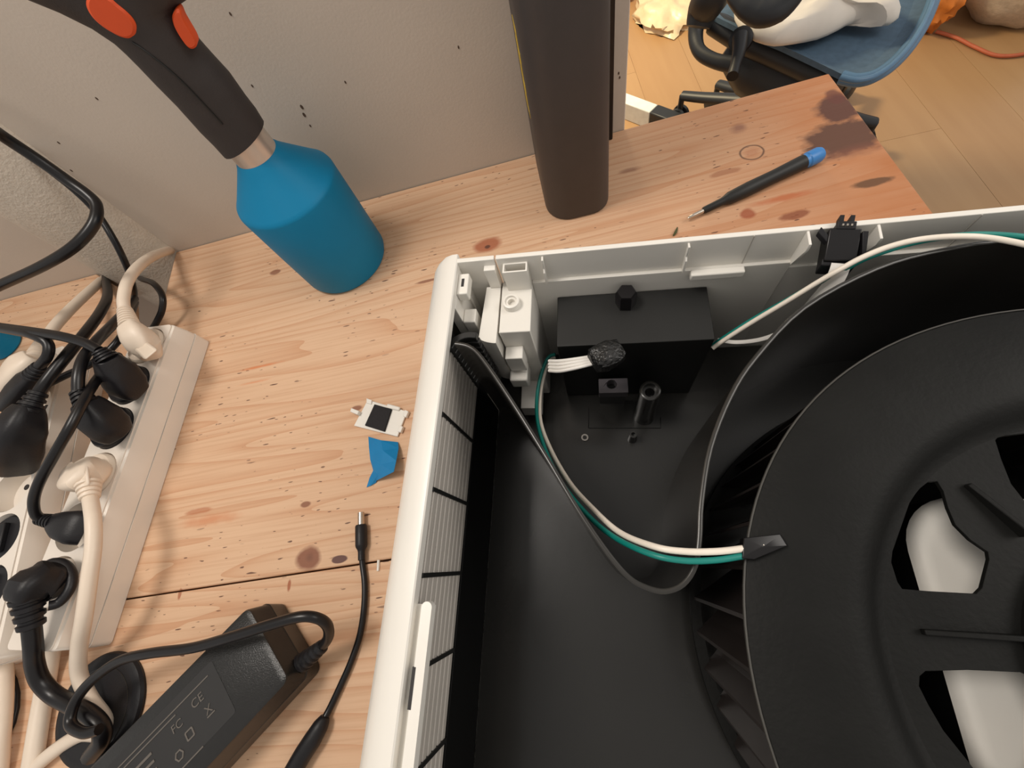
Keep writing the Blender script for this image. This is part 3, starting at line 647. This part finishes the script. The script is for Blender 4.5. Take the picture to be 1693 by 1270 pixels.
# scroll wall
sp = [(752, 567), (775, 572), (797, 592), (845, 662), (900, 750), (955, 842), (1005, 915), (1040, 955), (1070, 972), (1100, 978), (1130, 966), (1150, 935), (1157, 890), (1160, 830), (1175, 740), (1208, 655), (1250, 590), (1330, 508), (1450, 443), (1560, 412), (1693, 395)]
q = [UV(a, b, ZR) for a, b in sp]
cx_, cy_ = .1804, -.0011
for k in range(1, 9):
    a = math.radians(88 - 20 * k); r = .1432 + .0035 * k; q.append((cx_ + .004 + r * math.cos(a), cy_ + r * math.sin(a)))
cur = []
P3 = [Vector((a, b, 0)) for a, b in q]
for i in range(len(P3) - 1):
    p0, p1, p2, p3 = P3[max(i - 1, 0)], P3[i], P3[i + 1], P3[min(i + 2, len(P3) - 1)]
    for k in range(4):
        t = k / 4; cur.append(0.5 * ((2 * p1) + (p2 - p0) * t + (2 * p0 - 5 * p1 + 4 * p2 - p3) * t * t + (3 * p1 - p0 - 3 * p2 + p3) * t ** 3))
cur.append(P3[-1]); rr = []
for i, p in enumerate(cur):
    w = (cur[min(i + 1, len(cur) - 1)] - cur[max(i - 1, 0)]).normalized(); n_ = Vector((-w.y, w.x, 0)) * .0010
    rr.append([U(*(p - n_).xy, ZF), U(*(p + n_).xy, ZF), U(*(p + n_).xy, ZR - .0004), U(*(p + n_ * .5).xy, ZR), U(*(p - n_ * .5).xy, ZR), U(*(p - n_).xy, ZR - .0004)])
MB().loft(rr).build('scroll_wall', M['scroll'], ho, angle=50, label='thin black curved scroll wall with shiny top edge')
# posts on the floor
pc_ = U(*UV(1075, 646, .064), 0)
MB().lathe([(.0078, ZF), (.0070, .030), (.0066, .0640), (.0058, .0645), (.0048, .0645), (.0046, .0610), (.0030, .0610), (.0028, .05), (.0001, .05)], pc_, 28, cap=False).build('screw_post', M['tray'], ho)
pc_ = U(*UV(1047, 718, .028), 0)
MB().lathe([(.0034, ZF), (.0026, .028), (.0014, .028), (.0012, .024), (.0001, .024)], pc_, 18, cap=False).build('small_post', M['tray'], ho)
MB().lathe([(.0026, ZF), (.0026, ZF + .0012), (.0016, ZF + .0012), (.0014, ZF)], U(*UV(967, 724, ZF), 0), 18, cap=False).build('small_ring', M['slat'], ho, label='small shiny ring')
bq = [UV(*p, .058) for p in ((990, 626), (1038, 624), (1038, 649), (990, 651))]
bx, by = sum(a for a, b in bq) / 4, sum(b for a, b in bq) / 4
MB().prism([[(bx - .0095, by - .0052), (bx + .0095, by - .0052), (bx + .0095, by + .0052), (bx - .0095, by + .0052)], list(reversed(circle(bx - .001, by + .001, .0032, 16)))], .050, .0580, U).build('screw_bracket', mk('grey_black_plastic', srgb(72, 68, 72), .4), ho, bevel=.0004, label='grey-black bracket with a screw hole')
ub('bracket_leg', bx - .009, bx + .009, by + .003, by + .0052, ZF, .050, 'tray', 0)
ga = [UV(*p, ZF) for p in ((973, 675), (973, 708), (1092, 708), (1092, 690))]
for i in range(3):
    (a0, b0), (a1, b1) = ga[i], ga[i + 1]
    MB().tube([U(a0, b0, ZF + .0001), U(a1, b1, ZF + .0001)], .0004, 6, 1).build('floor_groove', M['black'], ho)
# ---------------------------------------------------------------- control box
cb = empty('control_box', U(.02, .12, ZF), 'black rectangular control box inside the white housing against its back wall', 'box')
MB().box((-.0245, .1192, ZF + .0003), (.0640, .1548, .0970), U).build('case', M['black'], cb, bevel=.0005)
MB().lathe([(.0062, .0966), (.0062, .1075), (.0052, .1090)], U(.0170, .1470, 0), 6).build('hex_post', M['cable'], cb, label='black hexagonal post head')
ROOTcb = cb
# ---------------------------------------------------------------- wires
def wires(name, label, paths, cat='wire', lab=None):
    p0 = W(*paths[0][1][0]); root = empty(name, p0, label, cat)
    for nm, pts, r, m in paths: MB().tube(px(*pts), r, 10, 6).build(nm, m, root)
    return root
wires('wire_pair', 'white and green wires looping from the control box to the black fan disc', [
    ('green_wire', [(918, 586, .066), (906, 592, .064), (895, 618, .060), (888, 655, .058), (889, 700, .062), (905, 752, .070), (934, 806, .088), (972, 852, .106), (1015, 888, .122), (1075, 916, .138), (1130, 927, .1405), (1185, 926, .1400), (1234, 918, .1385), (1240, 917, .1380)], .0012, M['wire_g']),
    ('white_wire', [(918, 590, .060), (908, 598, .059), (899, 622, .056), (893, 656, .055), (894, 698, .059), (911, 744, .067), (942, 798, .086), (981, 842, .106), (1024, 880, .122), (1082, 904, .138), (1132, 912, .1405), (1185, 912, .1405), (1230, 907, .139), (1262, 902, .139)], .0013, M['wire_w'])])
wires('wire_pair', 'white and green wires rising from the control box along the housing back wall', [
    ('green_wire', [(1178, 572, .080), (1192, 562, .084), (1240, 531, .097), (1300, 497, .110), (1350, 469, .120), (1388, 451, .127), (1425, 430, .132), (1470, 413, .1360), (1520, 399, .1385), (1580, 390, .1400), (1640, 388, .1400), (1720, 396, .1400), (1800, 418, .1330), (1850, 455, .115), (1870, 500, .08)], .0013, M['wire_g']),
    ('white_wire', [(1178, 576, .084), (1195, 564, .088), (1240, 535, .101), (1300, 499, .114), (1350, 468, .124), (1388, 446, .131), (1425, 426, .1350), (1470, 408, .1380), (1520, 396, .1400), (1580, 391, .1415), (1640, 394, .1415), (1720, 410, .1415), (1800, 432, .1330), (1850, 465, .115), (1866, 510, .08)], .0013, M['wire_w'])])
def ribbon(name, label, pts, hw, th, m, up):
    return MB().tube(px(*pts), hw, 8, 5, th, up=up).build(name, m, label=label, cat='cable')
ribbon('flat_cable', 'flat white cable hanging from the black connector behind the scroll wall', [(1391, 436, .130), (1385, 453, .127), (1373, 474, .121), (1354, 496, .113), (1334, 520, .100)], .0042, .14, M['ribbon'], (-.45, -.45, .75))
ribbon('flat_cable', 'thin white flat cable curving right from the control box, low against the back wall', [(1186, 562, .070), (1215, 566, .070), (1250, 563, .072), (1280, 554, .076), (1310, 538, .080)], .0014, .5, M['ribbon'], (0, 0, 1))
wc = empty('wire_connector', W(960, 602, .1), 'white four-wire ribbon ending in a black glue-covered connector on the control box', 'connector')
for k in range(4):
    o = 5.6 * k
    MB().tube(px((908, 597 + o * .95, .090), (925, 597 + o, .0955), (950, 594 + o * .9, .099), (976, 590 + o * .75, .100), (990, 588 + o * .6, .101)), .00105, 10, 4).build('wire', M['ribbon'], wc)
g = MB(); c = W(1003, 588, .1015); seg = 14; vs = []; fs = []
for i in range(9):
    th = math.pi * i / 8
    for k in range(seg):
        ph_ = 2 * math.pi * k / seg
        sx, sy, sz = .0098, .0082, .0052
        f = lambda w, e: math.copysign(abs(w) ** e, w)
        p = Vector((f(math.sin(th), .6) * f(math.cos(ph_), .6) * sx, f(math.sin(th), .6) * f(math.sin(ph_), .6) * sy, f(math.cos(th), .6) * sz))
        p *= 1 + .22 * noise.noise(p * 420)
        p = Matrix.Rotation(math.radians(18), 3, 'Z') @ p
        vs.append(c + p)
for i in range(8):
    for k in range(seg): l = (k + 1) % seg; fs.append((i * seg + k, i * seg + l, (i + 1) * seg + l, (i + 1) * seg + k))
g.add(vs, fs).build('connector_body', M['glue'], wc, label='connector smothered in rough black glue', angle=25)
# connector clipped at the back wall
cn = empty('cable_plug', U(.117, .150, .12), 'black cable connector with latch arms clipped between two fins on the housing back wall', 'connector')
Cc = W(1388, 412, .130)
def fc(x, y, zz):
    r = math.radians(9); return Cc + UX * (x * math.cos(r) + y * math.sin(r)) + UY * (y * math.cos(r) - x * math.sin(r)) + Vector((0, 0, zz + y * .55))
MB().box((-.0068, -.0068, -.006), (.0068, .0066, .0035), fc).build('connector_body', M['cable'], cn, bevel=.0006)
MB().box((-.0072, -.0082, -.005), (.0072, -.0052, .0022), fc).build('rear_lip', M['plug'], cn, bevel=.0005)
MB().hexa([fc(.0066, .0050, -.002), fc(.0092, .0050, -.002), fc(.0104, -.0040, -.003), fc(.0088, -.0044, -.003)], [fc(.0066, .0050, .0045), fc(.0092, .0050, .0045), fc(.0104, -.0040, .003), fc(.0088, -.0044, .003)]).build('latch_arm', M['plug'], cn, bevel=.0003)
MB().hexa([fc(-.0112, .0052, 0), fc(-.0066, .0010, 0), fc(-.0060, .0034, 0), fc(-.0102, .0074, 0)], [fc(-.0112, .0052, .003), fc(-.0066, .0010, .003), fc(-.0060, .0034, .003), fc(-.0102, .0074, .003)]).build('latch_arm', M['plug'], cn, bevel=.0003)
MB().box((-.0040, .0060, -.002), (.0040, .0092, .0040), fc).build('contact_block', M['plug'], cn, bevel=.0004)
for k in (-1, 0, 1):
    MB().box((k * .0018 - .0004, .0068, .0038), (k * .0018 + .0004, .0076, .0048), fc).build('contact', M['steel'], cn, label='bright metal contact')
for k in (-1, 1): MB().box((k * .0022 - .0009, .0090, -.001), (k * .0022 + .0009, .0122, .003), fc).build('prong', M['plug'], cn)

# ---------------------------------------------------------------- fan wheel
FC = (.1804, -.0257)
fan = empty('centrifugal_fan', U(*FC, .028), 'large black centrifugal fan wheel with spoked hub openings inside the white housing', 'fan')
fcw = U(*FC, 0)
MB().lathe([(.0845, .1258), (.0880, .1258), (.0905, .1290), (.0950, .1325), (.1000, .1330), (.1310, .1330), (.1320, .1335), (.1320, .1346), (.1310, .1352), (.0995, .1352), (.0960, .1349), (.0930, .1338), (.0905, .1318), (.0885, .1296), (.0865, .1281), (.0845, .12755), (.0845, .1258)], fcw, 128, cap=False).build('disc', M['disc'], fan, angle=60)
MB().lathe([(.1316, .1340), (.1322, .1340), (.1324, .1346), (.1322, .1352), (.1316, .1353), (.1316, .1340)], fcw, 128, cap=False).build('disc_edge_glint', mk('edge_highlight_grey', srgb(62, 60, 56), .4), fan, angle=60, label='thin grey ring painting the highlight on the disc edge')  # raised grey ring paints a highlight along the disc rim
h1 = [UV(a, b, .1275) for a, b in ((1504, 832), (1518, 810), (1535, 797), (1550, 796), (1560, 812), (1568, 840), (1580, 868), (1605, 893), (1634, 913), (1636, 925), (1624, 972), (1614, 982), (1540, 978), (1492, 974), (1484, 962), (1474, 930), (1476, 912))]
h2 = [UV(a, b, .1275) for a, b in ((1530, 1110), (1521, 1118), (1520, 1135), (1535, 1165), (1560, 1208), (1600, 1258), (1640, 1310), (1720, 1330), (1760, 1250), (1745, 1170), (1712, 1122), (1690, 1112), (1600, 1108))]
h3 = [UV(a, b, .1275) for a, b in ((1646, 728), (1651, 722), (1700, 716), (1770, 718), (1790, 760), (1780, 850), (1730, 852), (1694, 828), (1672, 800), (1656, 760))]
def sector(a, w=17, r0=.049, r1=.081):
    A = [math.radians(a - w + 2 * w * k / 6) for k in range(7)]
    return [(FC[0] + r1 * math.cos(t), FC[1] + r1 * math.sin(t)) for t in A] + [(FC[0] + r0 * math.cos(t), FC[1] + r0 * math.sin(t)) for t in reversed(A)]
holes = [h1, h2, h3] + [sector(a) for a in (55, 5, -45, -105)]
MB().prism([circle(*FC, .0850, 96)] + holes, .1256, .1275, U).build('spoke_plate', M['disc'], fan, bevel=.0005, label='lower black hub plate with shaped openings')
ridges = [((1530, 1046), (1700, 1056)), ((1604, 800), (1700, 886))]
for a, b in ridges:
    p, q_ = U(*UV(*a, .1300), 0), U(*UV(*b, .1300), 0); d = (q_ - p).normalized(); n_ = Vector((-d.y, d.x, 0)) * .0009; zz = Vector((0, 0, 1))
    MB().hexa([p - n_ + zz * .1272, q_ - n_ + zz * .1272, q_ + n_ + zz * .1272, p + n_ + zz * .1272], [p - n_ + zz * .1300, q_ - n_ + zz * .1330, q_ + n_ + zz * .1330, p + n_ + zz * .1300]).build('spoke_ridge', M['disc'], fan, bevel=.0004)
MB().lathe([(.046, .1262), (.046, .1310), (.042, .1340), (.0001, .1340)], fcw, 48, cap=False).build('hub', M['disc'], fan)
MB().lathe([(.1275, .0300), (.1330, .0300), (.1330, .0350), (.1275, .0350), (.1275, .0300)], fcw, 128, cap=False).build('lower_ring', M['disc'], fan)
def blade_mesh():
    rr = []
    for k in range(5):
        t = k / 4; r = .100 + .031 * t; a = math.radians(-16 * (1 - t) ** 1.3)
        ca_, sa_ = math.cos(a), math.sin(a); w = .0008
        rr.append([Vector((r * ca_ - w * -sa_, r * sa_ - w * ca_, .0325)), Vector((r * ca_ + w * -sa_, r * sa_ + w * ca_, .0325)), Vector((r * ca_ + w * -sa_, r * sa_ + w * ca_, .1333)), Vector((r * ca_ - w * -sa_, r * sa_ - w * ca_, .1333))])
    return rr
bm_ = blade_mesh(); first = None
off = ROOT[fan.name]
me = bpy.data.meshes.new('blade'); vv = [p for r in bm_ for p in r]; ff = []
for i in range(4):
    for k in range(4): l = (k + 1) % 4; ff.append((i * 4 + k, i * 4 + l, i * 4 + 4 + l, i * 4 + 4 + k))
ff += [(3, 2, 1, 0), (16, 17, 18, 19)]
me.from_pydata([p - Vector((0, 0, off.z)) for p in vv], [], ff); me.validate()
bm2 = bmesh.new(); bm2.from_mesh(me); bmesh.ops.recalc_face_normals(bm2, faces=bm2.faces); bm2.to_mesh(me); bm2.free(); me.materials.append(M['blade'])
for i in range(48):
    o = bpy.data.objects.new('blade', me); COL.objects.link(o); o.parent = fan; o.rotation_euler = (0, 0, 2 * math.pi * i / 48)
# white motor cover seen through the hub openings
mc = empty('motor_cover', fcw + Vector((0, 0, ZF)), 'smooth off-white motor cover seen through the openings of the black fan hub', 'cover')
def mring(e, zz): return [U(x, y, zz) for x, y in rrect(.1325 + e, -.0950 + e, .2350 - e, .0365 - e, .024 - e * .5, 8)]
MB().loft([mring(.0002, ZF + .0003), mring(.0002, .0885)]).build('cover_skirt', M['duct'], mc, label='black skirt below the white cover')
MB().loft([mring(.0, .0884), mring(.0004, .0900), mring(.0014, .0922), mring(.0032, .0936), mring(.0060, .0940)]).build('cover_shell', M['motor'], mc, angle=60)
# tape holding the wire ends on the disc
tq = [W(a, b, .138) for a, b in ((1226, 890), (1290, 883), (1302, 902), (1245, 926), (1224, 924))]
tpz = [.1375, .1362, .1362, .1372, .1375]
bt = [Vector((p.x, p.y, .1354)) for p in tq]; tt = [Vector((p.x, p.y, .1404 if i in (0, 4) else .1385)) for i, p in enumerate(tq)]
mid = sum(tt, Vector()) / 5 + Vector((0, 0, .0012))
tb_ = MB(); tb_.add(bt + tt + [mid], [(4, 3, 2, 1, 0)] + [(i, (i + 1) % 5, (i + 1) % 5 + 5, i + 5) for i in range(5)] + [(i + 5, (i + 1) % 5 + 5, 10) for i in range(5)])
tb_.build('black_tape', M['cable'], bevel=.0004, label='black tape covering the white and green wire ends on the fan disc', cat='tape')

# ---------------------------------------------------------------- office chair beyond the table
ch = empty('office_chair', W(1330, 190, -.75), 'office chair with blue mesh seat and black mechanism standing beyond the table corner', 'chair')
so_ = [(1178, 30), (1230, 56), (1290, 80), (1345, 106), (1390, 128), (1416, 133), (1446, 126), (1478, 104), (1508, 70), (1532, 28), (1548, -18), (1552, -60), (1500, -100), (1380, -110), (1250, -90), (1180, -30)]
SZ = -.28
o3 = [W(a, b, SZ) for a, b in so_]; cs_ = sum(o3, Vector()) / len(o3)
def seat_ring(f, dz): return [cs_ + (p - cs_) * f + Vector((0, 0, dz)) for p in o3]
MB().loft([seat_ring(.985, -.006), seat_ring(.985, .004), seat_ring(.93, .000), seat_ring(.7, -.012), seat_ring(.35, -.018), seat_ring(.02, -.020)]).build('seat_mesh', M['mesh'], ch, label='blue mesh seat', angle=60)
MB().tube(o3[4:14], .011, 10, 6).build('seat_rim', M['meshrim'], ch, label='blue padded seat rim')
MB().tube([W(a, b, SZ + .02) for a, b in so_[4:13]], .005, 8, 6).build('seat_piping', M['meshrim'], ch)
MB().tube(px((1180, 38, -.300), (1233, 68, -.310), (1288, 92, -.318), (1343, 118, -.322), (1392, 140, -.322)), [.022, .024, .024, .022, .016], 12, 5).build('side_rail', M['chairblk'], ch)
MB().tube(px((1205, 75, -.34), (1250, 105, -.37), (1310, 135, -.39), (1370, 160, -.39)), [.030, .065, .070, .05], 14, 5).build('mechanism', M['chairblk'], ch)
MB().tube(px((1158, 15, -.27), (1150, 55, -.30), (1156, 84, -.315), (1180, 100, -.32), (1215, 108, -.32)), [.020, .016, .014, .014, .016], 12, 5).build('tilt_bracket', M['chairblk'], ch)
MB().tube(px((1224, 62, -.255), (1222, 85, -.258), (1216, 108, -.262), (1211, 126, -.266)), [.015, .0125, .010, .011], 12, 5).build('lever', M['plug'], ch, label='black adjustment lever')
MB().lathe([(.022, -.008), (.022, .006), (.014, .010)], W(1225, 66, -.262), 20, (-.5, -.6, .6)).build('lever_pivot', M['plug'], ch)
MB().tube(px((1205, -50, -.16), (1180, -12, -.19), (1164, 15, -.225), (1154, 45, -.25)), [.030, .034, .032, .024], 14, 5).build('arm_post', M['chairblk'], ch)
MB().tube(px((1214, -14, -.13), (1240, 6, -.14), (1262, 16, -.145), (1286, 10, -.14), (1318, -22, -.12)), [.018, .028, .032, .030, .022], 14, 5, .7, up=(0, 0, 1)).build('arm_pad', M['chairblk'], ch, label='black padded armrest')
hubp = W(1325, 178, -.60)
MB().lathe([(.028, -.06), (.028, .05), (.020, .06), (.020, .24)], hubp, 20).build('gas_lift', M['chairblk'], ch)
tips = [W(1128, 158, -.655), W(1447, 203, -.665)]
d1 = (tips[0] - hubp); r1 = math.atan2(d1.y, d1.x); ll = .30
angs = [math.atan2((tips[0] - hubp).y, (tips[0] - hubp).x), math.atan2((tips[1] - hubp).y, (tips[1] - hubp).x), 2.0, 0.6, -1.2]
for i, a in enumerate(angs):
    tip = tips[i] if i < 2 else hubp + Vector((math.cos(a) * ll, math.sin(a) * ll, -.06))
    e = tip - hubp
    MB().tube([hubp + e * .08, hubp + e * .4 + Vector((0, 0, .004)), hubp + e * .8, tip], [.026, .022, .018, .016], 12, 4, .8, up=(0, 0, 1)).build('base_arm', M['chairblk'], ch); arm_ = COL.objects[-1]
    cz = Vector((tip.x, tip.y, -.722)); n_ = Vector((-e.y, e.x, 0)).normalized()
    MB().tube([tip, Vector((tip.x, tip.y, -.70))], .009, 8, 1).build('caster_stem', M['chairblk'], arm_)
    for s_ in (-1, 1):
        MB().lathe([(.022, -.007), (.028, -.005), (.028, .005), (.022, .007)], cz + n_ * .012 * s_, 18, n_).build('caster', M['chairblk'], arm_)
# cloth on seat
cl = [(1212, -4), (1222, 24), (1252, 46), (1284, 58), (1320, 47), (1366, 33), (1402, 22), (1424, 6), (1450, 10), (1478, 18), (1506, 8), (1500, -12), (1480, -40), (1400, -60), (1300, -60), (1230, -40)]
cv = [W(a, b, -.235) for a, b in cl]; cm = sum(cv, Vector()) / len(cv)
def crg(f, dz): return [cm + (p - cm) * f + Vector((0, 0, dz + .018 * noise.noise(p * 14 + Vector((f * 3, 0, 0))) - .012 * f)) for p in cv]
MB().loft([crg(.97, -.026), crg(1, -.010), crg(.94, .004), crg(.75, .012), crg(.5, .010), crg(.25, .014), crg(.03, .012)]).build('white_cloth', M['cloth'], angle=60, label='white cloth heaped on the blue office chair seat', cat='cloth', subsurf=1)

# ---------------------------------------------------------------- things on the far floor
bar_ = empty('floor_bar', W(1060, 180, -.75), 'white metal bar with black end piece on the floor behind the panel edge', 'bar')
p0, p1 = W(985, 152, -.69), W(1074, 186, -.69); d = (p1 - p0).normalized(); n_ = Vector((-d.y, d.x, 0))
def fb(x, y, zz): return p0 + d * x + n_ * y + Vector((0, 0, zz))
Lb = (p1 - p0).length
MB().box((0, 0, -.06), (Lb, .045, 0), fb).build('beam', M['greybar'], bar_, bevel=.003)
MB().box((Lb, -.001, -.06), (Lb + .10, .046, .001), fb).build('end_piece', M['chairblk'], bar_, bevel=.004, label='black end piece')
def lump(name, c, rx, ry, rz, m, label, cat, amp=.15, sc=6.0, seg=36, zcut=True, e=1.0):
    vs = []; fs = []; nr = 20
    for i in range(nr + 1):
        th = math.pi * i / nr
        for k in range(seg):
            ph_ = 2 * math.pi * k / seg; dv = Vector((math.sin(th) * math.cos(ph_), math.sin(th) * math.sin(ph_), math.cos(th)))
            r = 1 + amp * noise.noise(dv * sc + c * 3); p = Vector((dv.x * rx * r, dv.y * ry * r, dv.z * rz * r)) + c
            p.z = max(p.z, -.749); vs.append(p)
    for i in range(nr):
        for k in range(seg): l = (k + 1) % seg; fs.append((i * seg + k, i * seg + l, (i + 1) * seg + l, (i + 1) * seg + k))
    return MB().add(vs, fs).build(name, m, label=label, cat=cat, angle=60)
c = W(1668, 30, -.70); lump('knitted_pouf', Vector((c.x + .10, c.y + .13, -.60)), .20, .22, .17, M['knit'], 'large off-white knitted pouf on the floor at the top right photo corner', 'pouf', .08, 2.5)
c = W(1568, 30, -.72); lump('orange_bag', Vector((c.x - .05, c.y + .06, -.66)), .05, .12, .09, M['orangebag'], 'orange-brown crumpled bag on the floor between chair and knitted pouf', 'bag', .3, 3)
c = W(1103, 18, -.74); lump('plastic_bag', Vector((c.x, c.y, -.735)), .12, .16, .06, M['bag'], 'crumpled cream plastic bag on the floor behind the office chair', 'bag', .35, 3)
c = W(1050, 4, -.74); lump('orange_cushion', Vector((c.x - .06, c.y + .14, -.70)), .10, .12, .06, M['orangebag'], 'orange bundle on the floor behind the panel edge', 'bag', .3, 3)
MB().tube(px((1548, 52, -.742), (1580, 62, -.742), (1612, 78, -.742), (1650, 92, -.742), (1700, 88, -.742), (1760, 70, -.742)), .0050, 8, 6).build('orange_strap', M['strap'], label='orange strap trailing on the floor from the knitted pouf', cat='strap')
